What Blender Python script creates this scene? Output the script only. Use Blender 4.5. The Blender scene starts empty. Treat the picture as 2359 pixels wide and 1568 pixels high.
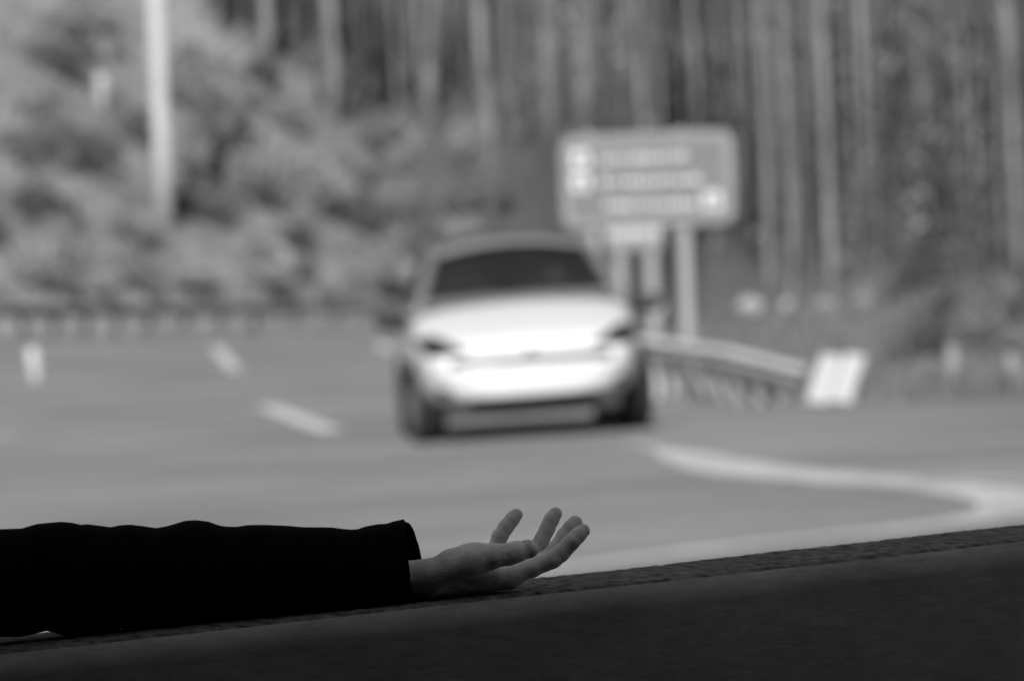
import bpy, bmesh, math, random
import numpy as np
from mathutils import Vector, Matrix, noise
from mathutils.bvhtree import BVHTree
random.seed(7)
rng = np.random.default_rng(7)
S = bpy.context.scene
COL = S.collection
R = math.radians

# ------------------------------------------------------------------ camera
CAM = Vector((0, 0, 1.245))
PITCH, ROLL, FPX = 134 / 13106, R(2.3), 13106.0     # FPX: focal length in units of 1/2359 of the frame width
fwd = Vector((0, math.cos(PITCH), -math.sin(PITCH)))
r0 = Vector((1, 0, 0)); u0 = r0.cross(fwd)
rgt = (r0 * math.cos(ROLL) - u0 * math.sin(ROLL)).normalized()
up = rgt.cross(fwd).normalized()
cd = bpy.data.cameras.new('camera'); cam = bpy.data.objects.new('camera', cd); COL.objects.link(cam)
cam.matrix_world = Matrix.Translation(CAM) @ Matrix((rgt, up, -fwd)).transposed().to_4x4()
cd.lens = 200; cd.sensor_width = 36; cd.clip_start = 0.1; cd.clip_end = 3000
cd.dof.use_dof = True; cd.dof.focus_distance = 5.64
cd.dof.aperture_fstop = 0.200 / 0.0232
S.camera = cam

# ------------------------------------------------------------------ world, sun, exposure
SUN_EL, SUN_AZ = R(39), R(189)       # the sun stands behind the camera, a little to the left (azimuth from +Y)
w = bpy.data.worlds.new('World'); S.world = w; w.use_nodes = True
nt = w.node_tree; bg = nt.nodes['Background']
sky = nt.nodes.new('ShaderNodeTexSky'); sky.sky_type = 'NISHITA'; sky.sun_disc = False
sky.sun_elevation = SUN_EL; sky.sun_rotation = SUN_AZ
bw = nt.nodes.new('ShaderNodeRGBToBW')                # black-and-white film: the sky's light is neutral
nt.links.new(sky.outputs[0], bw.inputs[0]); nt.links.new(bw.outputs[0], bg.inputs[0])
bg.inputs[1].default_value = 0.10
sl = bpy.data.lights.new('sun', 'SUN'); sl.energy = 4.0; sl.angle = R(0.5)
so = bpy.data.objects.new('sun', sl); COL.objects.link(so)
sdir = Vector((math.sin(SUN_AZ) * math.cos(SUN_EL), math.cos(SUN_AZ) * math.cos(SUN_EL), math.sin(SUN_EL)))
so.rotation_euler = sdir.to_track_quat('Z', 'Y').to_euler(); so.location = sdir * 60
S.view_settings.view_transform = 'Standard'; S.view_settings.look = 'None'
S.view_settings.exposure = 0.93; S.view_settings.gamma = 1.0; S.view_settings.use_curve_mapping = False
S.render.engine = 'CYCLES'
S.cycles.use_denoising = True
S.cycles.max_bounces = 8; S.cycles.transparent_max_bounces = 12
S.cycles.sample_clamp_indirect = 6

# ------------------------------------------------------------------ helpers
def P(px, py, d):
    """the point seen at (px,py) of a 2359x1568 picture, d metres ahead of the camera"""
    return CAM + (fwd + rgt * ((px - 1179.5) / FPX) - up * ((py - 784) / FPX)) * d

def sstep(a, b, x):
    t = min(1, max(0, (x - a) / (b - a))); return t * t * (3 - 2 * t)

def interp(x, pts):
    return float(np.interp(x, [p[0] for p in pts], [p[1] for p in pts]))

HILL = [(-9000, 60), (-4000, 75), (-1500, 105), (0, 134), (500, 146), (950, 156), (1250, 135), (1500, 84), (1800, 76), (2100, 62), (2400, 57), (4000, 50), (9000, 45)]
def road_z(x, y):
    xc = max(-16, min(2.0, x))
    k = 0.034 + (-0.030 - 0.034) * sstep(52, 110, y) if xc < 0 else 0.020
    return k * xc * sstep(8, 30, y)
def hill_start(x, y):
    if y < 4: return 60
    return interp(x / y * FPX + 1179, HILL)
def zg(x, y):
    z = road_z(x, y)
    r = math.hypot(x, y); rs = hill_start(x, y)
    t = x / max(y, 4) * FPX + 1179
    if r > rs and y > 0:
        e = r - rs
        rightside = sstep(1350, 1700, t)
        first = 3 + 21 * rightside
        h = 0.05 * min(e, first) + 0.36 * max(0, e - first) - 0.0003 * max(0, e - first) ** 2 * (e < 500)
        h += (noise.noise(Vector((x * .09, y * .09, 1.7))) * 0.9 + noise.noise(Vector((x * .3, y * .3, 5.1))) * .3) * min(1, e / 14)
        z += h * (sstep(0, 10, y))
    return z
def on_ground(px, py):
    lo, hi = 5.0, 420.0
    d = lo
    while d < hi:
        p = P(px, py, d)
        if p.z <= zg(p.x, p.y): break
        d *= 1.01
    a, b = d / 1.01, d
    for _ in range(24):
        m = (a + b) / 2; p = P(px, py, m)
        if p.z <= zg(p.x, p.y): b = m
        else: a = m
    return P(px, py, b)
def ground_at(px, d):
    """ground point in column px at d metres"""
    p = P(px, 784, d); return Vector((p.x, p.y, zg(p.x, p.y)))

def link_mesh(name, verts, faces, mat=None, parent=None, smooth=True, base=None):
    me = bpy.data.meshes.new(name)
    if base is not None: verts = [Vector(v) - base for v in verts]
    me.from_pydata([tuple(v) for v in verts], [], faces); me.update()
    return link_data(name, me, mat, parent, smooth, base)
def link_data(name, me, mat=None, parent=None, smooth=True, loc=None):
    o = bpy.data.objects.new(name, me); COL.objects.link(o)
    if mat: me.materials.append(mat)
    if smooth: me.polygons.foreach_set('use_smooth', [True] * len(me.polygons))
    if parent: o.parent = parent
    if loc is not None: o.location = loc
    return o
def thing(name, label, cat, loc=(0, 0, 0), rz=0, group=None):
    o = bpy.data.objects.new(name, None); COL.objects.link(o); o.location = loc; o.rotation_euler = (0, 0, rz)
    o.empty_display_size = .2
    return tag(o, label, cat, group)
def tag(o, label=None, cat=None, group=None, kind=None):
    if label: o['label'] = label
    if cat: o['category'] = cat
    if group: o['group'] = group
    if kind: o['kind'] = kind
    return o
def copy_tree(o, parent=None):
    kids = [c for c in o.children]
    c = o.copy(); COL.objects.link(c); c.parent = parent
    for k in kids: copy_tree(k, c)
    return c

class MB:
    def __init__(s): s.v = []; s.f = []
    def add(s, v, f):
        n = len(s.v); s.v += [Vector(q) for q in v]; s.f += [[i + n for i in q] for q in f]; return s
    def box(s, c, size, rz=0, ax=None):
        hx, hy, hz = [k / 2 for k in size]; M = Matrix.Rotation(rz, 3, 'Z') if ax is None else ax; c = Vector(c)
        vs = [c + M @ Vector((x * hx, y * hy, z * hz)) for z in (-1, 1) for y in (-1, 1) for x in (-1, 1)]
        return s.add(vs, [(0, 2, 3, 1), (4, 5, 7, 6), (0, 1, 5, 4), (2, 6, 7, 3), (0, 4, 6, 2), (1, 3, 7, 5)])
    def tube(s, pts, rad, n=10, cap=True):
        pts = [Vector(p) for p in pts]; k = len(pts); rad = rad if hasattr(rad, '__len__') else [rad] * k
        vs = []; fs = []
        prev = None
        for i, p in enumerate(pts):
            t = (pts[min(i + 1, k - 1)] - pts[max(i - 1, 0)]).normalized()
            if prev is None: a = t.cross(Vector((0.3, 1, .1)) if abs(t.z) > .9 else Vector((0, 0, 1))).normalized()
            else: a = (prev - t * prev.dot(t)).normalized()
            prev = a; b = t.cross(a)
            for j in range(n):
                q = 2 * math.pi * j / n
                vs.append(p + (a * math.cos(q) + b * math.sin(q)) * rad[i])
        for i in range(k - 1):
            for j in range(n):
                fs.append((i * n + j, i * n + (j + 1) % n, (i + 1) * n + (j + 1) % n, (i + 1) * n + j))
        if cap:
            fs.append(tuple(range(n))[::-1]); fs.append(tuple((k - 1) * n + j for j in range(n)))
        return s.add(vs, fs)
    def lathe(s, prof, n=32, axis='X', c=(0, 0, 0)):
        """prof: (along axis, radius) closed loop"""
        c = Vector(c); k = len(prof); vs = []; fs = []
        for j in range(n):
            q = 2 * math.pi * j / n
            for a, r in prof:
                v = (a, r * math.cos(q), r * math.sin(q)) if axis == 'X' else (r * math.cos(q), r * math.sin(q), a)
                vs.append(c + Vector(v))
        for j in range(n):
            for i in range(k):
                fs.append((j * k + i, j * k + (i + 1) % k, ((j + 1) % n) * k + (i + 1) % k, ((j + 1) % n) * k + i))
        return s.add(vs, fs)
    def prism(s, poly, y0, y1):
        """poly in x,z; extruded along y"""
        n = len(poly); vs = [(x, y0, z) for x, z in poly] + [(x, y1, z) for x, z in poly]
        fs = [tuple(range(n)), tuple(range(2 * n - 1, n - 1, -1))] + [(i, i + n, (i + 1) % n + n, (i + 1) % n) for i in range(n)]
        return s.add(vs, fs)
    def build(s, name, mat=None, parent=None, smooth=False, base=None):
        o = link_mesh(name, s.v, s.f, mat, parent, smooth, base)
        bm = bmesh.new(); bm.from_mesh(o.data); bmesh.ops.recalc_face_normals(bm, faces=bm.faces); bm.to_mesh(o.data); bm.free()
        return o
def bevel(o, wd, seg=2):
    bm = bmesh.new(); bm.from_mesh(o.data)
    bmesh.ops.bevel(bm, geom=[e for e in bm.edges if len(e.link_faces) == 2 and e.calc_face_angle(0) > .5], offset=wd, segments=seg, affect='EDGES', profile=.6)
    bm.to_mesh(o.data); bm.free(); return o
def bake(o, keep_loc=True):
    dg = bpy.context.evaluated_depsgraph_get(); dg.update()
    me = bpy.data.meshes.new_from_object(o.evaluated_get(dg)); o.modifiers.clear()
    me.name = o.name; o.data = me; return o

# ------------------------------------------------------------------ materials (the place is black and white: all greys)
def mat(name, v, rough=.7, var=0.0, scale=5.0, stretch=(1, 1, 1), bump=0.0, bscale=None, metal=0.0, spec=.4, coat=0.0, detail=6, var2=None, coord='Object', sss=0):
    m = bpy.data.materials.new(name); m.use_nodes = True; t = m.node_tree; n = t.nodes; b = n['Principled BSDF']
    b.inputs['Roughness'].default_value = rough; b.inputs['Metallic'].default_value = metal
    b.inputs['Specular IOR Level'].default_value = spec; b.inputs['Coat Weight'].default_value = coat
    b.inputs['Base Color'].default_value = (v, v, v, 1)
    if sss: b.inputs['Subsurface Weight'].default_value = sss; b.inputs['Subsurface Radius'].default_value = (.006, .006, .006); b.inputs['Subsurface Scale'].default_value = 1
    tc = n.new('ShaderNodeTexCoord'); mp = n.new('ShaderNodeMapping'); mp.inputs['Scale'].default_value = stretch
    t.links.new(tc.outputs[coord], mp.inputs[0])
    if var:
        nz = n.new('ShaderNodeTexNoise'); nz.inputs['Scale'].default_value = scale; nz.inputs['Detail'].default_value = detail
        t.links.new(mp.outputs[0], nz.inputs[0])
        mr = n.new('ShaderNodeMapRange'); mr.inputs[1].default_value = .3; mr.inputs[2].default_value = .7
        mr.inputs[3].default_value = v * (1 - var); mr.inputs[4].default_value = v * (1 + var)
        t.links.new(nz.outputs[0], mr.inputs[0]); out = mr.outputs[0]
        if var2:   # (scale, amount) second, broader octave
            n2 = n.new('ShaderNodeTexNoise'); n2.inputs['Scale'].default_value = var2[0]; n2.inputs['Detail'].default_value = 3
            t.links.new(mp.outputs[0], n2.inputs[0])
            m2 = n.new('ShaderNodeMapRange'); m2.inputs[1].default_value = .35; m2.inputs[2].default_value = .65
            m2.inputs[3].default_value = 1 - var2[1]; m2.inputs[4].default_value = 1 + var2[1]
            t.links.new(n2.outputs[0], m2.inputs[0])
            mu = n.new('ShaderNodeMath'); mu.operation = 'MULTIPLY'
            t.links.new(out, mu.inputs[0]); t.links.new(m2.outputs[0], mu.inputs[1]); out = mu.outputs[0]
        t.links.new(out, b.inputs['Base Color'])
    if bump:
        nb = n.new('ShaderNodeTexNoise'); nb.inputs['Scale'].default_value = bscale or scale * 3; nb.inputs['Detail'].default_value = 8
        t.links.new(mp.outputs[0], nb.inputs[0]); bp = n.new('ShaderNodeBump'); bp.inputs['Strength'].default_value = 1; bp.inputs['Distance'].default_value = bump
        t.links.new(nb.outputs[0], bp.inputs['Height']); t.links.new(bp.outputs[0], b.inputs['Normal'])
    return m
M = {}
M['asphalt'] = mat('weathered asphalt', .115, .9, .12, 14, bump=.004, bscale=120, var2=(.35, .22))
M['strip'] = mat('worn pale paint', .25, .85, .25, 2.2, bump=.002, bscale=60, var2=(.4, .12))
M['paint'] = mat('road paint', .30, .8, .2, 6)
M['kerb'] = mat('kerb concrete', .22, .9, .2, 8)
M['earth'] = mat('dry hillside', .10, .95, .25, .35, bump=.05, bscale=6, var2=(.07, .25))
def earth_zones(m):
    t = m.node_tree; n = t.nodes; b = n['Principled BSDF']; src = b.inputs['Base Color'].links[0].from_socket
    g_ = n.new('ShaderNodeNewGeometry'); sp = n.new('ShaderNodeSeparateXYZ'); t.links.new(g_.outputs['Position'], sp.inputs[0])
    nz = n.new('ShaderNodeTexNoise'); nz.inputs['Scale'].default_value = .25; t.links.new(g_.outputs['Position'], nz.inputs[0])
    def ma(op, a, c):
        q = n.new('ShaderNodeMath'); q.operation = op
        for i, x in enumerate((a, c)):
            if isinstance(x, (int, float)): q.inputs[i].default_value = x
            else: t.links.new(x, q.inputs[i])
        return q.outputs[0]
    f = ma('ADD', ma('ADD', sp.outputs[0], ma('MULTIPLY', sp.outputs[2], .6)), ma('MULTIPLY', nz.outputs[0], 5))
    mr = n.new('ShaderNodeMapRange'); mr.interpolation_type = 'SMOOTHSTEP'; t.links.new(f, mr.inputs[0]); mr.inputs[1].default_value = -2.5; mr.inputs[2].default_value = 2.5; mr.inputs[3].default_value = 1.65; mr.inputs[4].default_value = .64
    t.links.new(ma('MULTIPLY', src, mr.outputs[0]), b.inputs['Base Color'])
earth_zones(M['earth'])      # pale dry grass on the open left slope, darker leaf litter under the forest
M['grass'] = mat('dry grass', .10, .9, .3, 3)
M['galv'] = mat('galvanised steel', .32, .5, .15, 4, metal=.0)
M['galvdark'] = mat('dull steel', .135, .6, .15, 4)
M['pole'] = mat('concrete pole', .31, .8, .12, 2, bump=.002)
M['pole2'] = mat('sign post steel', .20, .6, .1, 3)
M['white'] = mat('white marker plastic', .33, .6)
M['signface'] = mat('sign face', .098, .5, .04, 3)
M['signedge'] = mat('sign border', .15, .5)
M['letter'] = mat('raised white lettering', .56, .5)
M['signwhite'] = mat('white sign print', .40, .5)
M['bark'] = mat('pale bark', .14, .9, .5, 1.6, (1, 1, .35), bump=.02, bscale=8)
M['bark2'] = mat('grey bark', .085, .9, .35, 1.6, (1, 1, .25), bump=.02, bscale=8)
M['leaf'] = mat('foliage', .11, .7, .3, 1.2)
M['leafpale'] = mat('pale foliage', .23, .75, .3, 1.2)
M['leafdark'] = mat('dark foliage', .05, .7, .3, 1.2)
M['stump'] = mat('weathered stump wood', .15, .9, .25, 6)
M['rock'] = mat('pale rock', .23, .9, .2, 3, bump=.02)
M['silver'] = mat('pearl car paint', .44, .28, coat=1.0, metal=.0)
M['greytrim'] = mat('grey trim and pillar shade', .10, .45, coat=.3)
M['roofglass'] = mat('roof panel', .20, .4, coat=.3)
M['black'] = mat('black plastic and mirror shade', .012, .6)
M['rubber'] = mat('tyre rubber', .008, .85, .2, 20)
M['rim'] = mat('alloy rim', .12, .4, metal=.3)
M['lamp'] = mat('headlight lens', .015, .3, spec=.2)
M['seat'] = mat('seat fabric', .6, .8)
M['skin'] = mat('skin', .56, .55, .13, 55, bump=.0006, bscale=420, var2=(22, .10), spec=.35)
M['nail'] = mat('fingernail', .52, .3, .05, 200, spec=.5)
M['cloth'] = mat('black wool', .004, .95, .2, 60, bump=.0005, bscale=900, spec=.03)
M['trousers'] = mat('dark trousers', .02, .9, .2, 60)
M['hair'] = mat('dark hair', .02, .6, .3, 90, (1, 1, .1))
M['darkwood'] = mat('shelter timber', .022, .8, .3, 3, (1, 8, 8))
M['stone'] = mat('dark paving', .025, .9, .15, 3)
def glass_mat():
    m = bpy.data.materials.new('tinted car glass'); m.use_nodes = True; t = m.node_tree; n = t.nodes
    b = n['Principled BSDF']; b.inputs['Base Color'].default_value = (.03, .03, .03, 1); b.inputs['Roughness'].default_value = .04
    tr = n.new('ShaderNodeBsdfTransparent'); tr.inputs[0].default_value = (.58, .58, .58, 1)
    mx = n.new('ShaderNodeMixShader'); mx.inputs[0].default_value = .22
    t.links.new(tr.outputs[0], mx.inputs[1]); t.links.new(b.outputs[0], mx.inputs[2]); t.links.new(mx.outputs[0], n['Material Output'].inputs[0])
    return m
M['glass'] = glass_mat()
def beam_mat(name, lo_, hi_, bd_, fs):
    m = bpy.data.materials.new(name); m.use_nodes = True; t = m.node_tree; n = t.nodes; b = n['Principled BSDF']
    b.inputs['Roughness'].default_value = .85; b.inputs['Specular IOR Level'].default_value = .15
    tc = n.new('ShaderNodeTexCoord')
    def nz(scale, st, det=8, dist=0):
        mp = n.new('ShaderNodeMapping'); mp.inputs['Scale'].default_value = st; t.links.new(tc.outputs['Object'], mp.inputs[0])
        q = n.new('ShaderNodeTexNoise'); q.inputs['Scale'].default_value = scale; q.inputs['Detail'].default_value = det; q.inputs['Distortion'].default_value = dist
        t.links.new(mp.outputs[0], q.inputs[0]); return q.outputs[0]
    fib = nz(30, fs, 10, .4); blot = nz(7, (1, 1.6, 1.6), 4); fine = nz(260, (1, 2, 2), 4)
    def mr(i, a, bb, lo=.3, hi=.7):
        q = n.new('ShaderNodeMapRange'); t.links.new(i, q.inputs[0]); q.inputs[1].default_value = lo; q.inputs[2].default_value = hi
        q.inputs[3].default_value = a; q.inputs[4].default_value = bb; return q.outputs[0]
    def mul(a, c):
        q = n.new('ShaderNodeMath'); q.operation = 'MULTIPLY'; t.links.new(a, q.inputs[0]); t.links.new(c, q.inputs[1]); return q.outputs[0]
    c = mul(mul(mr(fib, lo_, hi_), mr(blot, .82, 1.18)), mr(fine, .9, 1.1))
    t.links.new(c, b.inputs['Base Color'])
    bp = n.new('ShaderNodeBump'); bp.inputs['Distance'].default_value = bd_; t.links.new(fib, bp.inputs['Height'])
    t.links.new(bp.outputs[0], b.inputs['Normal'])
    return m
M['beam'] = beam_mat('planed beam face', .19, .24, .0006, (1, 4, 4))
M['beamtop'] = beam_mat('weathered beam top darkened for top light', .02, .15, .0025, (2.6, 1.3, 1.3))  # split grain is the wood's own; darker tone evens out light from above

# ------------------------------------------------------------------ implicit surfaces (organic shapes as one continuous skin)
def surface_nets(F, origin, h):
    ins = F < 0
    c = [ins[i:F.shape[0] - 1 + i, j:F.shape[1] - 1 + j, k:F.shape[2] - 1 + k] for i in (0, 1) for j in (0, 1) for k in (0, 1)]
    cnt = sum(q.astype(np.int8) for q in c); act = (cnt > 0) & (cnt < 8)
    idx = -np.ones(act.shape, np.int64); cells = np.argwhere(act); idx[act] = np.arange(len(cells))
    acc = np.zeros((len(cells), 3)); n = np.zeros(len(cells))
    corners = [np.array((i, j, k)) for i in (0, 1) for j in (0, 1) for k in (0, 1)]
    for a in range(8):
        for b in range(a + 1, 8):
            if np.abs(corners[a] - corners[b]).sum() != 1: continue
            A = cells + corners[a]; B = cells + corners[b]
            fa = F[A[:, 0], A[:, 1], A[:, 2]]; fb = F[B[:, 0], B[:, 1], B[:, 2]]
            x = (fa < 0) != (fb < 0); t = np.where(x, fa / np.where(fa == fb, 1, fa - fb), 0)
            p = corners[a] + t[:, None] * (corners[b] - corners[a])
            acc[x] += p[x]; n[x] += 1
    V = (cells + acc / n[:, None]) * h + origin
    faces = []
    for ax in range(3):
        o1, o2 = [(1, 2), (2, 0), (0, 1)][ax]
        sl0 = [slice(None)] * 3; sl1 = [slice(None)] * 3; sl0[ax] = slice(0, -1); sl1[ax] = slice(1, None)
        ch = ins[tuple(sl0)] != ins[tuple(sl1)]
        e = np.argwhere(ch); ok = (e[:, o1] > 0) & (e[:, o2] > 0) & (e[:, o1] < F.shape[o1] - 1) & (e[:, o2] < F.shape[o2] - 1)
        e = e[ok]; flip = ins[e[:, 0], e[:, 1], e[:, 2]]
        def g(a, b):
            q = e.copy(); q[:, o1] -= a; q[:, o2] -= b; return idx[q[:, 0], q[:, 1], q[:, 2]]
        Q = np.stack([g(1, 1), g(0, 1), g(0, 0), g(1, 0)], 1); Q[~flip] = Q[~flip][:, ::-1]
        faces.append(Q)
    return V, np.concatenate(faces)
def sd_cone(X, a, b, ra, rb, sq=None):
    """tapered capsule; sq=(dir, factor) squashes space along a direction"""
    a = np.array(a, float); b = np.array(b, float); ab = b - a
    t = np.clip(((X - a) @ ab) / max(ab @ ab, 1e-12), 0, 1)
    D = X - a - t[..., None] * ab
    if sq is not None:
        dv, fct = np.array(sq[0], float), sq[1]; dv = dv / np.linalg.norm(dv)
        c = D @ dv; D = D + (c * (fct - 1))[..., None] * dv
    return np.linalg.norm(D, axis=-1) - (ra + t * (rb - ra))
def smin(a, b, k):
    h = np.clip(.5 + .5 * (b - a) / k, 0, 1); return b + (a - b) * h - k * h * (1 - h)
def grid(lo, hi, h):
    lo = np.array(lo, float); n = np.ceil((np.array(hi) - lo) / h).astype(int) + 1
    g = np.stack(np.meshgrid(*[lo[i] + np.arange(n[i]) * h for i in range(3)], indexing='ij'), -1)
    return g, lo
def body_mesh(name, prims, k, h, mat_, parent, pad=.03):
    """prims: (a,b,ra,rb); union with smooth blend"""
    A = np.array([p[0] for p in prims] + [p[1] for p in prims]); mr = max(max(p[2], p[3]) for p in prims)
    G, lo = grid(A.min(0) - mr - pad, A.max(0) + mr + pad, h); F = None
    for p in prims:
        d = sd_cone(G, p[0], p[1], p[2], p[3], p[4] if len(p) > 4 else None); F = d if F is None else smin(F, d, k)
    V, Q = surface_nets(F, lo, h)
    return link_mesh(name, V.tolist(), Q.tolist(), mat_, parent)

# ================================================================== SETTING
# terrain: polar sheet to the horizon
def polar_sheet(name, mat_, thetas, rfun, nr, dz=0, geo=1.0):
    vs = []; fs = []
    for i, th in enumerate(thetas):
        ra, rb = rfun(th)
        for j in range(nr + 1):
            t = j / nr; r = ra * (rb / ra) ** t if geo else ra + (rb - ra) * t
            x, y = math.sin(th) * r, math.cos(th) * r
            vs.append((x, y, zg(x, y) + dz))
    for i in range(len(thetas) - 1):
        for j in range(nr):
            a = i * (nr + 1) + j; fs.append((a, a + nr + 1, a + nr + 2, a + 1))
    return link_mesh(name, vs, fs, mat_)
fine = [R(-9 + 18 * i / 220) for i in range(221)]
thA = [R(-180 + 171 * i / 60) for i in range(60)] + fine + [R(9 + 171 * (i + 1) / 60) for i in range(60)]
g = polar_sheet('ground', M['earth'], thA, lambda t: (2.0, 900), 230); tag(g, kind='structure')
disc = MB().lathe([(-.012, 0.01), (-.012, 2.05)], 48, 'Z')
# small cap under the camera closes the sheet
cap = link_mesh('ground_centre', [(0, 0, -.004)] + [(math.sin(i * math.pi / 24) * 2.1, math.cos(i * math.pi / 24) * 2.1, -.004) for i in range(48)], [(0, i + 1, (i + 1) % 48 + 1) for i in range(48)], M['earth']); tag(cap, kind='structure')

def px2th(px): return math.atan((px - 1179) / FPX)
ROADFAR = [(-9000, 50), (-4000, 62), (-1500, 102), (0, 131), (500, 143), (900, 152), (1150, 130), (1290, 80), (1420, 62), (1560, 53), (1900, 50.5), (2400, 49), (4000, 44), (9000, 40)]
road = polar_sheet('road', M['asphalt'], [px2th(-8000 + 16000 * i / 320) for i in range(321)],
                   lambda t: (9.0, interp(math.tan(t) * FPX + 1179, ROADFAR)), 90, dz=.02)
tag(road, kind='structure')
def strip_mesh(name, pts, widths, mat_, dz, n=60, kind='structure'):
    """flat painted band along ground points, real widths in metres"""
    pts = [Vector((p[0], p[1], 0)) for p in pts]
    # Catmull-Rom resample
    out = []; wo = []
    k = len(pts)
    for i in range(k - 1):
        p0, p1, p2, p3 = pts[max(i - 1, 0)], pts[i], pts[i + 1], pts[min(i + 2, k - 1)]
        for j in range(n):
            t = j / n
            out.append(.5 * ((2 * p1) + (p2 - p0) * t + (2 * p0 - 5 * p1 + 4 * p2 - p3) * t * t + (3 * p1 - p0 - 3 * p2 + p3) * t ** 3)); wo.append(widths[i] * (1 - t) + widths[i + 1] * t)
    out.append(pts[-1]); wo.append(widths[-1])
    vs = []; fs = []
    for i, p in enumerate(out):
        t = (out[min(i + 1, len(out) - 1)] - out[max(i - 1, 0)]).normalized(); a = Vector((-t.y, t.x, 0))
        for s in (-1, -.33, .33, 1):
            jag = noise.noise(Vector((p.x * 3, p.y * 3, s))) * .03
            q = p + a * (s * wo[i] / 2 + jag * s); vs.append((q.x, q.y, zg(q.x, q.y) + dz))
    for i in range(len(out) - 1):
        for j in range(3): fs.append((i * 4 + j, i * 4 + j + 1, i * 4 + j + 5, i * 4 + j + 4))
    o = link_mesh(name, vs, fs, mat_, smooth=False); return tag(o, kind=kind)
def G(px, py): return on_ground(px, py)
# wide pale line that leaves the car's lane, sweeps right and hairpins back in front of the beam
pts = [G(1440, 1024), G(1520, 1042), G(1600, 1064), G(1720, 1090), G(1950, 1111), G(2150, 1128), G(2300, 1149), G(2352, 1172), G(2285, 1198), G(2100, 1226), G(1850, 1252), G(1550, 1286), G(1300, 1318), G(1000, 1352)]
strip_mesh('edge_line', pts, [.03, .12, .40, .58, .52, .46, .45, .42, .34, .36, .3, .26, .25, .25], M['strip'], .026, 30)
strip_mesh('edge_line', [G(2150, 1114), G(2300, 1117), G(2700, 1135)], [.12, .4, .5], M['strip'], .030, 20)
strip_mesh('edge_line', [G(2325, 1172), G(2400, 1162), G(2520, 1158)], [.2, .4, .8], M['strip'], .034, 20)
for a in ([(612, 938), (690, 970), (768, 1000)], [(497, 800), (520, 830), (545, 858)], [(-60, 1010), (-15, 1008), (34, 1010)], [(880, 792), (892, 812)]):
    q = [G(*k) for k in a]; strip_mesh('lane_marking', q, [.24] * len(q), M['paint'], .026, 12)
strip_mesh('lane_marking', [G(-200, 808), G(60, 806), G(200, 792), G(330, 783), G(600, 776), G(850, 772)], [.22] * 6, M['paint'], .027, 20)

# ================================================================== GUARDRAILS
def wbeam(name, a, b, mat_, parent, h=.31, n=10, flare=None):
    """corrugated W rail between a and b (points of its middle), facing the camera"""
    a = Vector(a); b = Vector(b); prof = [(-.5, .0), (-.42, .03), (-.30, .08), (-.18, .08), (-.06, .01), (0, 0), (.06, .01), (.18, .08), (.30, .08), (.42, .03), (.5, 0)]
    t = (b - a).normalized(); nrm = Vector((t.y, -t.x, 0)).normalized()
    if nrm.y > 0: nrm = -nrm
    vs = []; fs = []; k = len(prof)
    for i in range(2):
        c = (a, b)[i]
        for z, o in prof: vs.append(c + Vector((0, 0, z * h)) + nrm * o)
        for z, o in prof: vs.append(c + Vector((0, 0, z * h)) + nrm * (o - .006))
    for s in (0, k):
        for j in range(k - 1): fs.append((s + j, s + j + 1, 2 * k + s + j + 1, 2 * k + s + j))
    fs += [(0, k, 3 * k, 2 * k), (k - 1, 2 * k - 1, 4 * k - 1, 3 * k - 1)]
    return MB().add(vs, fs).build(name, mat_, parent)
def guardrail(label, path, heights, post_gap, pm, rm, post_w=.12, rh=.31, post_d=.09):
    base = path[0].copy(); base.z = zg(base.x, base.y)
    t = thing('guardrail', label, 'guardrail', base)
    L = [0]
    for i in range(1, len(path)): L.append(L[-1] + (path[i].xy - path[i - 1].xy).length)
    def at(s):
        x = float(np.interp(s, L, [p.x for p in path])); y = float(np.interp(s, L, [p.y for p in path])); return Vector((x, y, zg(x, y)))
    def hh(s): return float(np.interp(s, L, heights))
    s = .15; k = 0
    while s < L[-1]:
        p = at(s) - base; h = hh(s)
        d = (at(min(s + .3, L[-1])) - at(s - .1)); rz = math.atan2(d.y, d.x)
        MB().box(p + Vector((0, 0, h / 2 - .15)), (post_w, post_d, h + .28), rz).build('post', pm, t)
        s += post_gap; k += 1
    seg = post_gap * 2; s = 0
    while s < L[-1] - .05:
        e = min(s + seg, L[-1]); a = at(s) - base; b = at(e) - base
        wbeam('rail', a + Vector((0, -.10, hh(s) - rh / 2 + .012)), b + Vector((0, -.10, hh(e) - rh / 2 + .012)), rm, t, rh); s = e
    return t
guardrail('long grey guardrail on dark posts across the road at left, below the shrubs',
          [ground_at(-300, 121), ground_at(0, 127), ground_at(300, 134.5), ground_at(600, 141), ground_at(1000, 148), ground_at(1250, 142)], [.86, .86, .82, .80, .80, .8], 1.9, M['galvdark'], M['galvdark'], .16)
guardrail('short pale guardrail right of the car, sloping down to the white end marker',
          [ground_at(1330, 66), ground_at(1500, 55.5), ground_at(1680, 52.5), ground_at(1860, 50.3)], [.64, .61, .51, .34], .62, M['galv'], M['galv'], .08, .17, .06)

# white striped end marker
ep = ground_at(1925, 49.6)
t = thing('end_marker', 'white leaning double panel marker at the near end of the short guardrail', 'road marker', ep)
_unused = [(-.30, .02), (.12, .0), (.31, .50), (-.12, .52)]
for s in (0, 1):
    o = MB().prism([(-.29 + s * .205, .06), (-.10 + s * .205, .03), (.05 + s * .205, .44), (-.125 + s * .205, .47)], -.03, .0).build('marker_panel', M['white'], t); bevel(o, .012)
for s in (-.2, .06): MB().tube([(s + .02, .03, -.2), (s + .12, .03, .42)], .03, 8).build('post', M['galv'], t)

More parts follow.
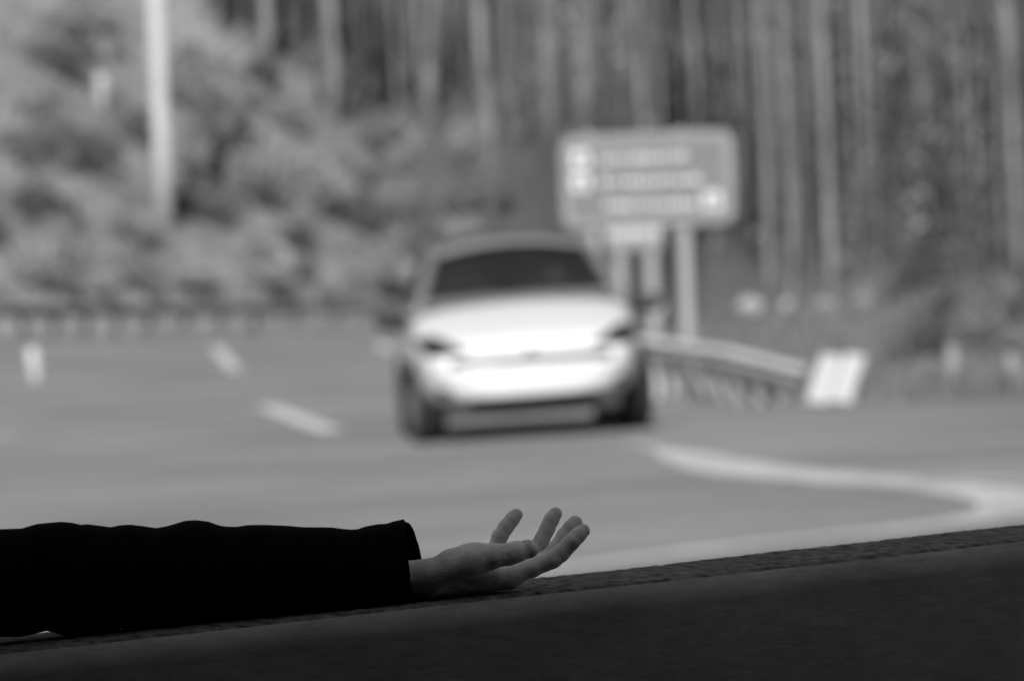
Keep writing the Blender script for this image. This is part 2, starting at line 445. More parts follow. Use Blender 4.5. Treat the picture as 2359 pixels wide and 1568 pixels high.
# white delineator at the left
dp = ground_at(80, 84)
t = thing('delineator', 'small bright white delineator post at the left edge of the road', 'road marker', dp)
o = MB().tube([(0, 0, -.1), (-.01, 0, .2), (-.05, 0, .52)], [.085, .085, .08], 14).build('post', M['white'], t, True)
MB().tube([(-.052, 0, .50), (-.056, 0, .545)], [.082, .05], 14).build('cap', M['white'], t, True)
MB().tube([(-.02, 0, .27), (-.028, 0, .33)], [.088, .088], 14).build('reflector_band', M['galv'], t, True)

# ================================================================== LEFT POLE
def hillpoint(px, py):
    return on_ground(px, py)
q = hillpoint(381, 505)
dq = (q - CAM).dot(fwd); topp = P(366, -20, dq)
t = thing('utility_pole', 'tall pale utility pole rising from the left hillside', 'pole', q)
hp = 13.0; rr = .20 * dq / 130
MB().tube([(0, 0, -.6), (0, 0, 2), (-.02, 0, hp)], [rr * 1.08, rr * 1.04, rr * .8], 20).build('pole_shaft', M['pole'], t, True)
MB().tube([(-1.1, 0, hp - .7), (1.1, 0, hp - .7)], .07, 8).build('crossarm', M['darkwood'], t)
for x in (-.95, -.35, .35, .95): MB().tube([(x, 0, hp - .64), (x, 0, hp - .4)], [.05, .035], 10).build('insulator', M['signwhite'], t, True)
q = hillpoint(237, 262); dq2 = (q - CAM).dot(fwd)
t = thing('marker_post', 'short pale post standing on the left hillside beside the utility pole', 'post', q)
MB().tube([(0, 0, -.3), (0, 0, 1.02), (0, 0, 1.10)], [.16, .16, .10], 14).build('post_body', M['pole'], t, True)
MB().tube([(0, 0, .7), (0, 0, .8)], .17, 14).build('band', M['rock'], t, True)

# ================================================================== ROAD SIGN
sd = 58.0; sc = sd / FPX
def rrect(w_, h_, r_, n=6):
    out = []
    for cx, cz, a0 in ((w_ / 2 - r_, h_ / 2 - r_, 0), (-w_ / 2 + r_, h_ / 2 - r_, 90), (-w_ / 2 + r_, -h_ / 2 + r_, 180), (w_ / 2 - r_, -h_ / 2 + r_, 270)):
        for i in range(n + 1):
            a = R(a0 + 90 * i / n); out.append((cx + r_ * math.cos(a), cz + r_ * math.sin(a)))
    return out
cpos = P(1492, 413, sd); base = Vector((cpos.x, cpos.y, zg(cpos.x, cpos.y)))
t = thing('direction_sign', 'wide rounded road sign with three lines of white text and pictograms on two posts', 'road sign', base, R(-9))
cl = Vector((0, 0, cpos.z - base.z)); wS, hS = 400 * sc, 214 * sc
o = MB().add([Vector(v) + cl for v in MB().prism(rrect(wS, hS, .13), -.02, .02).v], MB().prism(rrect(wS, hS, .13), 0, 1).f).build('sign_panel', M['signedge'], t)
inner = MB().prism(rrect(wS - .17, hS - .17, .09), -.026, -.0205)
MB().add([v + cl for v in inner.v], inner.f).build('sign_face', M['signface'], t)
def local(px, py):   # offset on the sign face from its middle
    return ((px - 1491) * sc + (py - 401) * sc * .0, (401 - py) * sc)
def lp(u, v):       # u,v in zoom pixels of the sign face, roll removed
    px = (1300 + u * 550 / 2156) * .9436; py = (260 + v * 550 / 2156) * .9436
    dx, dy = (px - 1491) * sc, (401 - py) * sc; c, s = math.cos(ROLL), math.sin(ROLL)
    return dx * c + dy * s, -dx * s + dy * c
for (u, v) in ((455, 455), (455, 672), (1725, 845)):
    x, z = lp(u, v); pr = MB().prism(rrect(.175, .175, .02), -.033, -.027)
    ic = MB().add([q + cl + Vector((x, 0, z)) for q in pr.v], pr.f).build('pictogram', M['signwhite'], t)
    hole = MB().prism([(-.035, -.05), (.035, -.05), (.035, .0), (.0, .045), (-.035, .0)], -.036, -.0335)
    MB().add([q + cl + Vector((x, 0, z)) for q in hole.v], hole.f).build('pictogram_mark', M['signface'], ic)
def lettering(u0, v0, u1, v1, heights, seed):
    """a line of raised white characters; too blurred in the photograph to be read, so stems and bowls only"""
    rr_ = random.Random(seed); m = MB(); n = len(heights)
    for i, hgt in enumerate(heights):
        if not hgt: continue
        f = (i + .5) / n; x, z = lp(u0 + (u1 - u0) * f, v0 + (v1 - v0) * f); wl = abs(lp(u1, v1)[0] - lp(u0, v0)[0]) / n * (.75 if hgt > .95 else .42); h_ = .075 * hgt; zb = z - .04
        th = .015; st = rr_.choice([0, 1, 2, 2])
        m.box(cl + Vector((x - wl / 2 + th / 2, -.030, zb + h_ / 2)), (th, .005, h_))
        if st: m.box(cl + Vector((x + wl / 2 - th / 2, -.030, zb + .0275)), (th, .005, .055))
        if st != 1: m.box(cl + Vector((x, -.0302, zb + .055 - th / 2)), (wl - .004, .005, th))
        if st == 2 or hgt > 1: m.box(cl + Vector((x, -.0302, zb + th / 2)), (wl - .004, .005, th))
    m.build('lettering', M['letter'], t)['kind'] = 'stuff'
lettering(655, 450, 1490, 415, [1.2, .8, .8, .8, .8, 1, .8, .8, .8, .9, .8, 1.2], 1)
lettering(655, 670, 1610, 640, [1.3, .8, .9, .8, 1.3, .8, .8, .8, 1, .8, .8, .8, 1.2], 2)
lettering(680, 890, 1600, 870, [.9, .8, 1, .8, .8, 1, .8, .8, .8, .8, 1, .8, .9], 3)
for px in (1358, 1570):
    x = (px - 1491) * sc
    MB().box((x, .075, (cpos.z - base.z) / 2 + .1), (.112 if px > 1500 else .105, .11, cpos.z - base.z + .8)).build('post', M['pole2'], t)
for z in (-.25, .25): MB().box(cl + Vector((0, .035, z)), (wS * .8, .03, .05)).build('bracket', M['galv'], t)
# smaller sign behind
sd2 = 63.0; sc2 = sd2 / FPX; c2 = P(1461, 532, sd2); base2 = Vector((c2.x, c2.y, zg(c2.x, c2.y)))
t = thing('small_sign', 'small pale plate under and behind the wide road sign', 'road sign', base2, R(-4))
zc = c2.z - base2.z
MB().box((0, 0, zc), (132 * sc2, .02, 84 * sc2)).build('sign_panel', M['signedge'], t)
MB().box((0, -.014, zc + 28 * sc2), (128 * sc2, .006, 24 * sc2)).build('white_band', M['white'], t)
mm = MB()
for k in range(7): mm.box((-.24 + k * .08, -.013, zc - .03), (.045, .004, .07 + .03 * (k % 3 == 0)))
mm.build('lettering', M['signwhite'], t)['kind'] = 'stuff'
for x in (-35, 38): MB().box((x * sc2, .05, zc / 2 - .1), (.10, .08, zc + .3)).build('post', M['pole2'], t)

# ================================================================== VEGETATION
def leaf_cloud(n, rx, ry, rz, size, c=(0, 0, 0), seed=0, shell=.55, clumps=9):
    r = np.random.default_rng(seed); cc = []
    for i in range(clumps):
        a = r.normal(size=3); a /= np.linalg.norm(a); a *= r.uniform(.35, .8); cc.append((a * (rx, ry, rz), r.uniform(.35, .6)))
    vs = []; fs = []
    for i in range(n):
        q, rad = cc[r.integers(clumps)]; d = r.normal(size=3); d /= np.linalg.norm(d); p = q + d * (r.uniform(shell, 1) * rad) * (rx, ry, rz) + np.array(c)
        a = r.normal(size=3); a /= np.linalg.norm(a); b = np.cross(a, r.normal(size=3)); b /= np.linalg.norm(b); s = size * r.uniform(.6, 1.3)
        k = len(vs); vs += [p - a * s, p + b * s * .5, p + a * s, p - b * s * .5]; fs.append((k, k + 1, k + 2, k + 3))
    return vs, fs
tree_data = []
for i in range(6):
    rr_ = random.Random(50 + i); H = rr_.uniform(15, 21); m = MB()
    lean = rr_.uniform(-.5, .5); pts = [Vector((lean * (k / 8) ** 2 + rr_.uniform(-.1, .1) * (k > 0), rr_.uniform(-.1, .1) * (k > 0), -1.2 + (H + 1) * k / 8)) for k in range(9)]
    br = rr_.uniform(.11, .19); m.tube(pts, [br * (1 - .085 * k) for k in range(9)], 9)
    tr = m; cv, cf = [], []
    limbs = MB()
    for b in range(11):
        z = H * rr_.uniform(.45, .95); a = rr_.uniform(0, 6.28); L = (H - z) * .35 + 1.0; f = (z + 1.2) / (H + 1) * 8; k = min(7, int(f)); p0 = pts[k].lerp(pts[k + 1], f - k)
        p1 = p0 + Vector((math.cos(a) * L * .5, math.sin(a) * L * .5, L * .35)); p2 = p0 + Vector((math.cos(a) * L, math.sin(a) * L, L * .9))
        limbs.tube([p0, p1, p2], [.06, .04, .015], 5); v, ff = leaf_cloud(9, 1.2, 1.2, .9, .13, p2, 100 * i + b, clumps=4); o_ = len(cv); cv += v; cf += [[q_ + o_ for q_ in x] for x in ff]
    for b in range(7):        # dead lower twigs
        z = H * rr_.uniform(.08, .45); a = rr_.uniform(0, 6.28); f = (z + 1.2) / (H + 1) * 8; k = min(7, int(f)); p0 = pts[k].lerp(pts[k + 1], f - k)
        limbs.tube([p0, p0 + Vector((math.cos(a) * .7, math.sin(a) * .7, .3))], [.03, .008], 4)
    tree_data.append((tr, limbs, (cv, cf)))
tree_me = []
for i, (tr, li, (cv, cf)) in enumerate(tree_data):
    a = tr.build('trunk', M['bark'] if i % 2 == 0 else M['bark2'], None, True); b = li.build('limbs', M['bark2'], None, True); c = link_mesh('crown', cv, cf, M['leaf'], None, False)
    tree_me.append((a.data, b.data, c.data)); [bpy.data.objects.remove(x) for x in (a, b, c)]
def plant_tree(p, k, sc_, rz, label, group='pale trunked trees on the hillside', fat=1.0):
    t = thing('forest_tree', label, 'tree', p, rz, group); t.scale = (sc_ * fat, sc_ * fat, sc_)
    for nm, me in zip(('trunk', 'limbs', 'crown'), tree_me[k]):
        o = link_data(nm, me, None, t, False)
        if nm != 'trunk': o['kind'] = 'stuff'
    return t
n_tr = 0
def where(px, e):
    z = ' low on the slope' if e < 32 else (' halfway up the slope' if e < 58 else ' deep in the forest')
    for lim, w_ in ((0, ' beyond the left edge of the photo'), (420, ' around the utility pole'), (800, ' between the utility pole and the car'), (1000, ' above the left side of the car'), (1290, ' above the car roof'), (1490, ' behind the left half of the wide sign'), (1700, ' behind the right half of the wide sign'),
                    (1770, ' just right of the wide sign'), (1850, ' midway between the sign and the end marker'), (1920, ' left above the end marker'), (2010, ' right above the end marker'), (2120, ' right of the end marker'), (2240, ' above the pale pointed stump'), (2360, ' by the right edge of the photo')):
        if px < lim: return z + w_
    return z + ' beyond the right edge of the photo'
# trunks that can be told apart in the photograph: (px, py of the foot, fat, label)
for px, py, fat, lb in ((768, 275, 1.5, 'thick pale trunk above the slope between the utility pole and the car'), (625, 150, 1.3, 'pale trunk right of the dark gap at the top of the left slope'),
                        (905, 150, .9, 'thin trunk just left of the middle of the upper slope'), (1000, 290, 1.3, 'pale trunk above the left edge of the car roof'), (1128, 390, 1.3, 'pale trunk low on the slope above the car roof'),
                        (1270, 270, 1.1, 'trunk above the right half of the car roof, left of the sign'), (1350, 290, 1.5, 'broad pale trunk just above the left corner of the wide sign'),
                        (1600, 250, 1.2, 'pale trunk rising straight behind the top of the wide sign'), (1780, 480, 1.3, 'pale trunk a little right of the wide sign'), (2010, 640, 1.3, 'tall pale trunk above the white end marker, reaching low'),
                        (1915, 690, 1.2, 'grey trunk standing among the pale rocks above the end marker'), (1825, 680, 1.1, 'grey trunk at the foot of the slope left of the end marker'), (2160, 420, 1.2, 'pale trunk high on the right slope'), (2350, 640, 1.1, 'trunk cut by the right edge of the photo')):
    q = hillpoint(px, py); k = random.choice((0, 2, 4)); plant_tree(q, k, 1.0, random.uniform(0, 6), lb, None, fat * .72 * min(1.2, (q - CAM).dot(fwd) / 135)); n_tr += 1
FLINE = [(-9000, -200), (300, -60), (450, 60), (620, 150), (760, 270), (1000, 300), (1150, 390), (1350, 420), (1550, 560), (1750, 650), (2000, 680), (2359, 690), (4000, 690)]
def forest_spot(lo=-330):
    while True:
        px = 420 + 2500 * random.random() ** .85
        py = random.uniform(lo, interp(px, FLINE))
        q = hillpoint(px, py)
        d = (q - CAM).dot(fwd)
        if d > 62: return px, py, q, d
for i in range(282):
    px, py, q, d = forest_spot(); rz = random.uniform(0, 6.28); k = random.choice((0, 2, 4, 1, 3, 5))
    ft = random.uniform(.38, .72)
    plant_tree(q, k, random.uniform(.7, 1.1), rz, ('thin' if ft < .5 else 'stout' if ft > .62 else 'slender') + (' pale trunk' if k % 2 == 0 else ' grey trunk') + where(px, d - interp(px, HILL)), fat=ft * d / 125)
# saplings beyond counting
lv = MB()
m = MB()
for i in range(1500):
    px, py, q, d = forest_spot(-600)
    H = random.uniform(6, 15); rr_ = random.uniform(.022, .055) * d / 110; ln = random.uniform(-.5, .5)
    m.tube([q + Vector((0, 0, -.3)), q + Vector((ln * .3, 0, H * .5)), q + Vector((ln, 0, H))], [rr_, rr_ * .75, rr_ * .3], 4)
    for b in range(2):
        z = H * random.uniform(.2, .9); a = random.uniform(0, 6.28); L = random.uniform(.4, 1.2); m.tube([q + Vector((ln * z / H, 0, z)), q + Vector((ln * z / H + math.cos(a) * L, math.sin(a) * L, z + L * .9))], [.02, .008], 3)
for i in range(2600):
    px, py, q, d = forest_spot(-250)
    gp = q + Vector((random.uniform(-.5, .5), random.uniform(-.5, .5), 7 * random.random() ** 2)); s_ = random.uniform(.2, .55)
    for b in range(7):
        c_ = gp + Vector((random.gauss(0, s_), random.gauss(0, s_), random.gauss(0, s_ * .8))); a = Vector((random.gauss(0, 1), random.gauss(0, 1), random.gauss(0, 1))).normalized(); b_ = a.orthogonal().normalized(); z_ = random.uniform(.05, .13)
        lv.add([c_ - a * z_, c_ + b_ * z_ * .5, c_ + a * z_, c_ - b_ * z_ * .5], [(0, 1, 2, 3)])
tag(link_mesh('undergrowth', lv.v, lv.f, M['leaf'], None, False), 'thin leafy undergrowth scattered between the forest trunks', 'undergrowth', None, 'stuff')
tag(m.build('saplings', M['bark'], None, True), 'mass of thin bare saplings between the forest trunks', 'forest', None, 'stuff')
# shrubs
shrub_me = {}
for kind, mm_ in (('pale', 'leafpale'), ('mid', 'leaf'), ('dark', 'leafdark')):
    for j in range(3):
        v, f = leaf_cloud(1500, 1, 1, .75, .075, (0, 0, .45), 300 + j, .6, 11); o = link_mesh('foliage', v, f, M[mm_], None, False); shrub_me[kind, j] = o.data; bpy.data.objects.remove(o)
st = MB()
for a in range(6): st.tube([(0, 0, -.2), (math.cos(a) * .2, math.sin(a) * .2, .3), (math.cos(a) * .5, math.sin(a) * .5, .8)], [.04, .03, .012], 5)
o = st.build('stems', M['bark2']); stem_me = o.data; bpy.data.objects.remove(o)
def shrub(p, kind, s, label, group='shrubs on the hillside', wz=1.0):
    t = thing('shrub', label, 'shrub', p, random.uniform(0, 6), group); t.scale = (s, s, s * wz)
    for nm, me in (('foliage', shrub_me[kind, random.randrange(3)]), ('stems', stem_me)): link_data(nm, me, None, t, False)['kind'] = 'stuff'
    return t
for px, py, k, s, lb in ((640, 420, 'pale', 1.25, 'large pale shrub right of the utility pole'), (720, 480, 'pale', 1.2, 'pale shrub lower right of the largest pale one'), (560, 330, 'pale', .8, 'pale shrub just right of the middle of the utility pole'),
                         (330, 560, 'pale', .9, 'pale shrub at the foot of the utility pole'), (90, 290, 'pale', 1.0, 'pale shrub near the left edge, left of the short post'), (300, 300, 'pale', .8, 'pale shrub just under the short post'),
                         (200, 390, 'dark', .85, 'dark shrub left of the utility pole at mid height'), (120, 540, 'dark', .95, 'dark shrub low at the left, above the long guardrail'), (655, 700, 'dark', .75, 'small dark shrub right behind the long guardrail'),
                         (690, 575, 'dark', .7, 'dark shrub halfway up between pole and car'), (430, 410, 'dark', .5, 'dark shrub touching the right side of the utility pole'), (860, 540, 'dark', .8, 'dark shrub left of the car roof'),
                         (570, 50, 'dark', .9, 'dark shrub at the top of the slope beside the forest'), (200, 660, 'pale', .8, 'pale shrub behind the left part of the long guardrail'), (420, 660, 'pale', .8, 'pale shrub behind the middle of the long guardrail'),
                         (820, 670, 'pale', .8, 'pale shrub behind the long guardrail, left of the car'), (600, 210, 'dark', .8, 'dark shrub under the pale trunks left of centre'), (420, 190, 'dark', .9, 'dark shrub behind the utility pole, high up'), (150, 120, 'mid', 1.1, 'grey shrub high at the left')):
    shrub(hillpoint(px, py), k, s, lb, None)
def place_word(px, py):
    v = 'high up' if py < 200 else 'at mid height' if py < 400 else 'low down' if py < 590 else 'just behind the long guardrail'
    for lim, w_ in ((0, 'beyond the left edge'), (110, 'by the left edge'), (230, 'left of the short post'), (360, 'left of the utility pole'), (480, 'right beside the utility pole'), (620, 'a little right of the utility pole'), (780, 'halfway between pole and car'), (930, 'left of the car'), (1100, 'above the left of the car roof')):
        if px < lim: return v + ' ' + w_
    return v + ' above the car roof'
for i in range(130):
    px = random.uniform(-350, 1250); py = random.uniform(interp(px, FLINE) - 20, 692); q = hillpoint(px, py); kind = random.choice(('pale', 'pale', 'mid', 'mid')); sz = random.uniform(.4, 1.0)
    shrub(q, kind, sz, ('small ' if sz < .6 else 'large ' if sz > .8 else '') + kind.replace('mid', 'grey') + ' shrub ' + place_word(px, py), 'shrubs on the open left slope', random.uniform(.7, 1.1))
for i in range(70):
    px = random.uniform(1000, 2900); d = interp(px, HILL) + (random.uniform(30, 50) if 1430 < px < 2060 else random.uniform(14, 45)); kind = 'mid'
    sz = random.uniform(.4, .9); shrub(ground_at(px, d), kind, sz, ('small ' if sz < .58 else 'large ' if sz > .74 else '') + kind.replace('mid', 'grey') + ' forest shrub' + where(px, d - interp(px, HILL)), 'shrubs under the forest trees', random.uniform(.6, 1.1))
for i in range(24):
    px = random.uniform(2080, 2800); d = interp(px, HILL) + random.uniform(-3, 18); kind = random.choice(('mid', 'dark', 'dark'))
    sz = random.uniform(.25, .6); shrub(ground_at(px, d), kind, sz, ('small ' if sz < .4 else 'tall ') + kind.replace('mid', 'grey') + ' bush at the paved edge' + (' between end marker and pale stump' if px < 2190 else ' between the two pale stumps' if px < 2320 else ' by the right edge of the photo' if px < 2370 else ' beyond the right edge of the photo'), 'bushes at the right road edge', 1.2)
# pale rocks
def rock(p, s, label, squash=.8):
    bm = bmesh.new(); bmesh.ops.create_icosphere(bm, subdivisions=3, radius=1)
    sd_ = random.uniform(0, 99)
    for v in bm.verts:
        n_ = v.co.normalized(); v.co = n_ * (1 + .28 * noise.noise(n_ * 1.3 + Vector((sd_, 0, 0))) + .08 * noise.noise(n_ * 4 + Vector((sd_, 3, 0)))); v.co.z = v.co.z * squash + .25
    bmesh.ops.scale(bm, vec=(s, s, s), verts=bm.verts); me = bpy.data.meshes.new('pale_rock'); bm.to_mesh(me); bm.free()
    return tag(link_data('pale_rock', me, M['rock'], None, True, p), label, 'rock')
for px, py, s, lb in ((1505, 725, .22, 'pale rock between the car and the right signpost'), (1731, 722, .24, 'pale rock right of the signpost, leftmost on the grassy bank'), (1821, 712, .17, 'small pale rock between two larger ones on the bank'),
                      (1909, 722, .24, 'pale rock on the bank above the white end marker'), (1997, 706, .19, 'rightmost pale rock on the grassy bank')):
    rock(hillpoint(px, py), s * (hillpoint(px, py).y / 90), lb)
# stumps at the right
for px, py, h_, r_, lb in ((2197, 925, .50, .085, 'pale pointed tree stump near the right edge of the paved area'), (2335, 930, .40, .09, 'pale leaning stump at the right edge of the photo')):
    q = ground_at(px, interp(px, ROADFAR) + 1.3); o = MB().tube([(0, 0, -.1), (0, 0, .1), (-.01, .01, h_ * .6), (-.03, 0, h_)], [r_ * 1.3, r_, r_ * .85, r_ * .45], 11).build('tree_stump', M['stump'], None, True, None); o.location = q; tag(o, lb, 'tree stump')
# grass: joined, nobody could count it
gv, gf = [], []
r2 = random.Random(3)
for i in range(15000):
    px = r2.uniform(1250, 2750) if i % 3 else r2.uniform(-500, 1250); lo = interp(px, ROADFAR) + .4; d = lo + r2.random() ** 1.3 * (34 if i % 3 else 40)
    p = ground_at(px, d); a = r2.uniform(0, 6.28); h_ = r2.uniform(.08, .30) * (1.0 + .5 * noise.noise(Vector((p.x * .4, p.y * .4, 0)))); w_ = .02 + h_ * .10
    for b in range(2):
        a += 1.7; dx, dy = math.cos(a) * w_, math.sin(a) * w_; k = len(gv); lx, ly = r2.uniform(-.1, .1), r2.uniform(-.1, .1)
        gv += [(p.x - dx, p.y - dy, p.z - .02), (p.x + dx, p.y + dy, p.z - .02), (p.x + lx, p.y + ly, p.z + h_)]; gf.append((k, k + 1, k + 2))
o = link_mesh('grass', gv, gf, M['grass'], None, False); tag(o, 'dry grass on the verges and the bank beyond the road', 'grass', None, 'stuff')

# ================================================================== CAR
CD = 44.4
cbase = ground_at(1229, CD); YAW = R(3.0)
bank = math.atan(.034)
car = thing('oncoming_car', 'pale crossover with a dazzling bright bonnet driving towards the camera', 'car', cbase)
car.rotation_euler = (0, -bank, YAW); car.scale = (.965, 1, 1)
ST = [(-.03, .50, .35, .54, .585), (0.02, .68, .31, .62, .665), (.08, .765, .285, .715, .775), (.22, .85, .27, .80, .845), (.48, .91, .26, .865, .92), (.80, .94, .24, .95, 1.015), (1.12, .955, .24, 1.02, 1.095), (1.35, .955, .24, 1.05, 1.12),
      (2.2, .955, .24, 1.07, 1.13), (3.3, .955, .25, 1.09, 1.14), (4.1, .93, .28, 1.10, 1.15), (4.5, .86, .34, 1.06, 1.10), (4.66, .72, .42, .92, .97)]
vs = []; fs = []
def section(y, w_, zb, zs, zt):
    lift = .08 * max(0, 1 - max(0, y) / .5)
    half = [(0, zb), (w_ * .55, zb), (w_ * .80, zb + .02 + lift * .6), (w_ * .94, zb + .09 + lift), (w_ * .99, zb + .24 + lift * .6), (w_, (zb + zs) / 2 + .08), (w_ * .985, zs - .07), (w_ * .93, zs - .005), (w_ * .80, zs + (zt - zs) * .55), (w_ * .45, zt - .005), (0, zt + .01)]
    return [(x, y, z) for x, z in half] + [(-x, y, z) for x, z in half[-2:0:-1]]
for s_ in ST: vs += section(*s_)
n = 20
for i in range(len(ST) - 1):
    for j in range(n): fs.append((i * n + j, i * n + (j + 1) % n, (i + 1) * n + (j + 1) % n, (i + 1) * n + j))
fs.append(tuple(range(n))[::-1]); fs.append(tuple((len(ST) - 1) * n + j for j in range(n)))
cb = MB().add(vs, fs).build('body', M['silver'], None, True)
md = cb.modifiers.new('s', 'SUBSURF'); md.levels = 2; bake(cb)
WY = (.88, 3.78)
cut = MB()
for y in WY:
    for s in (-1, 1): cut.lathe([(s * .66, .001), (s * 1.1, .001), (s * 1.1, .385), (s * .66, .385)], 40, 'X', (0, y, .345))
co = cut.build('c'); bo = cb.modifiers.new('b', 'BOOLEAN'); bo.object = co; bo.operation = 'DIFFERENCE'; bo.solver = 'EXACT'; bake(cb); bpy.data.objects.remove(co)
bvh = BVHTree.FromObject(cb, bpy.context.evaluated_depsgraph_get())
cb.parent = car; cb.data.polygons.foreach_set('use_smooth', [True] * len(cb.data.polygons))
def patch(name, poly, mat_, direction=Vector((0, 1, 0)), off=.006, n=14, thick=.004, parent=car, tree=bvh):
    """a thin skin over the body: polygon in x,z seen along `direction`, ray cast onto it"""
    x0, x1 = min(p[0] for p in poly), max(p[0] for p in poly); 
    vs = []; fs = []
    def zr(x):
        zz = []
        for i in range(len(poly)):
            a, b = poly[i], poly[(i + 1) % len(poly)]
            if (a[0] - x) * (b[0] - x) <= 0 and a[0] != b[0]: zz.append(a[1] + (b[1] - a[1]) * (x - a[0]) / (b[0] - a[0]))
        return (min(zz), max(zz)) if zz else None
    cols = []
    for i in range(n + 1):
        x = x0 + (x1 - x0) * (.002 + .996 * i / n); z0, z1 = zr(x); c = []
        for j in range(7):
            z = z0 + (z1 - z0) * j / 6; h = tree.ray_cast(Vector((x, -3, z)), direction)
            if h[0] is None: h = (Vector((x, .3, z)), Vector((0, -1, 0)))
            c.append(h[0] + h[1] * off if h[1].y < 0 else h[0] - h[1] * off)
        cols.append(c)
    for c in cols: vs += c
    k = len(vs); vs += [v + Vector((0, thick + off, 0)) for v in vs]
    for i in range(n):
        for j in range(6):
            a = i * 7 + j; fs.append((a, a + 1, a + 8, a + 7)); fs.append((k + a, k + a + 7, k + a + 8, k + a + 1))
    rim = [i * 7 for i in range(n + 1)] + [n * 7 + j for j in range(1, 7)] + [i * 7 + 6 for i in range(n - 1, -1, -1)] + [j for j in range(5, 0, -1)]
    for i in range(len(rim)): a, b = rim[i], rim[(i + 1) % len(rim)]; fs.append((a, b, b + k, a + k))
    return MB().add(vs, fs).build(name, mat_, parent, True)
for s in (-1, 1):
    patch('headlight', [(s * .48, .72), (s * .82, .70), (s * .92, .85), (s * .77, .87)], M['lamp'])
    patch('fog_lamp_recess', [(s * .66, .40), (s * .76, .41), (s * .77, .46), (s * .67, .45)], M['black'])
patch('lower_intake', [(-.60, .30), (.60, .30), (.56, .365), (-.56, .365)], M['black'], off=.008)
patch('bonnet_seam', [(-.74, .60), (.74, .60), (.72, .67), (-.72, .67)], M['black'], off=.004)
patch('emblem', [(-.04, .68), (.04, .68), (.03, .73), (-.03, .73)], M['rim'], off=.009, n=6)
MB().box((0, 2.35, .27), (1.5, 4.0, .10)).build('underbody', M['black'], car)
MB().box((0, .36, .275), (1.40, .46, .13)).build('front_skirt', M['black'], car)
def bil(name, A, B, C_, D, bulge, mat_, n=14, nrm=None, thick=.006):
    """curved panel between corners A,B (bottom) and D,C (top)"""
    A, B, C_, D = map(Vector, (A, B, C_, D)); nr = nrm or (B - A).cross(D - A).normalized(); vs = []; fs = []
    for k in (0, 1):
        for j in range(n + 1):
            for i in range(n + 1):
                a, b = i / n, j / n; p = (A.lerp(B, a)).lerp(D.lerp(C_, a), b); vs.append(p + nr * (bulge * (1 - (2 * a - 1) ** 2) + bulge * .5 * (1 - (2 * b - 1) ** 2)) - nr * thick * k)
    N = (n + 1) ** 2
    for j in range(n):
        for i in range(n):
            a = j * (n + 1) + i; fs.append((a, a + 1, a + n + 2, a + n + 1)); fs.append((N + a, N + a + n + 1, N + a + n + 2, N + a + 1))
    return MB().add(vs, fs).build(name, mat_, car, True)
W0, W1 = .785, .64
bil('cowl', (-.80, 1.14, 1.085), (.80, 1.14, 1.085), (.76, 1.29, 1.142), (-.76, 1.29, 1.142), .015, M['greytrim'], nrm=Vector((0, -.5, .86)))
bil('windscreen', (-W0, 1.28, 1.135), (W0, 1.28, 1.135), (W1, 1.98, 1.485), (-W1, 1.98, 1.485), .035, M['glass'], nrm=Vector((0, -.5, .86)))
bil('rear_window', (W0, 4.30, 1.12), (-W0, 4.30, 1.12), (-W1, 3.75, 1.53), (W1, 3.75, 1.53), .03, M['glass'], nrm=Vector((0, .6, .8)))
for s in (-1, 1):
    bil('side_window', (s * .855, 1.32, 1.07), (s * .86, 2.6, 1.08), (s * .68, 2.6, 1.52), (s * .665, 2.02, 1.505), .01, M['glass'], nrm=Vector((s, 0, .2)))
    bil('side_window', (s * .86, 2.66, 1.08), (s * .83, 4.1, 1.12), (s * .665, 3.7, 1.50), (s * .68, 2.66, 1.52), .01, M['glass'], nrm=Vector((s, 0, .2)))
    MB().tube([(s * .87, 1.05, 1.02), (s * .795, 1.31, 1.17), (s * .635, 2.05, 1.53), (s * .655, 2.6, 1.565), (s * .645, 3.7, 1.54), (s * .80, 4.28, 1.13)], [.04, .05, .042, .042, .042, .06], 10).build('pillar', M['greytrim'], car, True)  # pillar grey stands in for body paint in shade
    MB().box((s * .765, 2.63, 1.29), (.03, .07, .46), ax=Matrix.Rotation(-s * R(22), 3, 'Y')).build('pillar', M['greytrim'], car)
    # mirror, its backlit shade put into a black colour
    mm = MB(); G_, lo = grid((s * 1.05 - .24, 1.1, .85), (s * 1.05 + .24, 1.55, 1.2), .02)
    F = sd_cone(G_, (s * 1.02, 1.34, 1.0), (s * 1.13, 1.30, 1.0), .085, .07); F = smin(F, sd_cone(G_, (s * .88, 1.38, .99), (s * 1.0, 1.36, 1.0), .03, .03), .03)
    V, Q = surface_nets(F, lo, .02); mi = link_mesh('mirror', V.tolist(), Q.tolist(), M['black'], car)
    MB().box((s * 1.075, 1.415, 1.0), (.15, .008, .10)).build('mirror_glass', M['glass'], mi)
roofp = []
bil('roof', (-.66, 1.93, 1.475), (.66, 1.93, 1.475), (.64, 3.8, 1.50), (-.64, 3.8, 1.50), .085, M['roofglass'], nrm=Vector((0, 0, 1)), thick=.02)
def lathe_part(name, prof, n, c, m_, parent): return MB().lathe(prof, n, 'X', c).build(name, m_, parent, True)
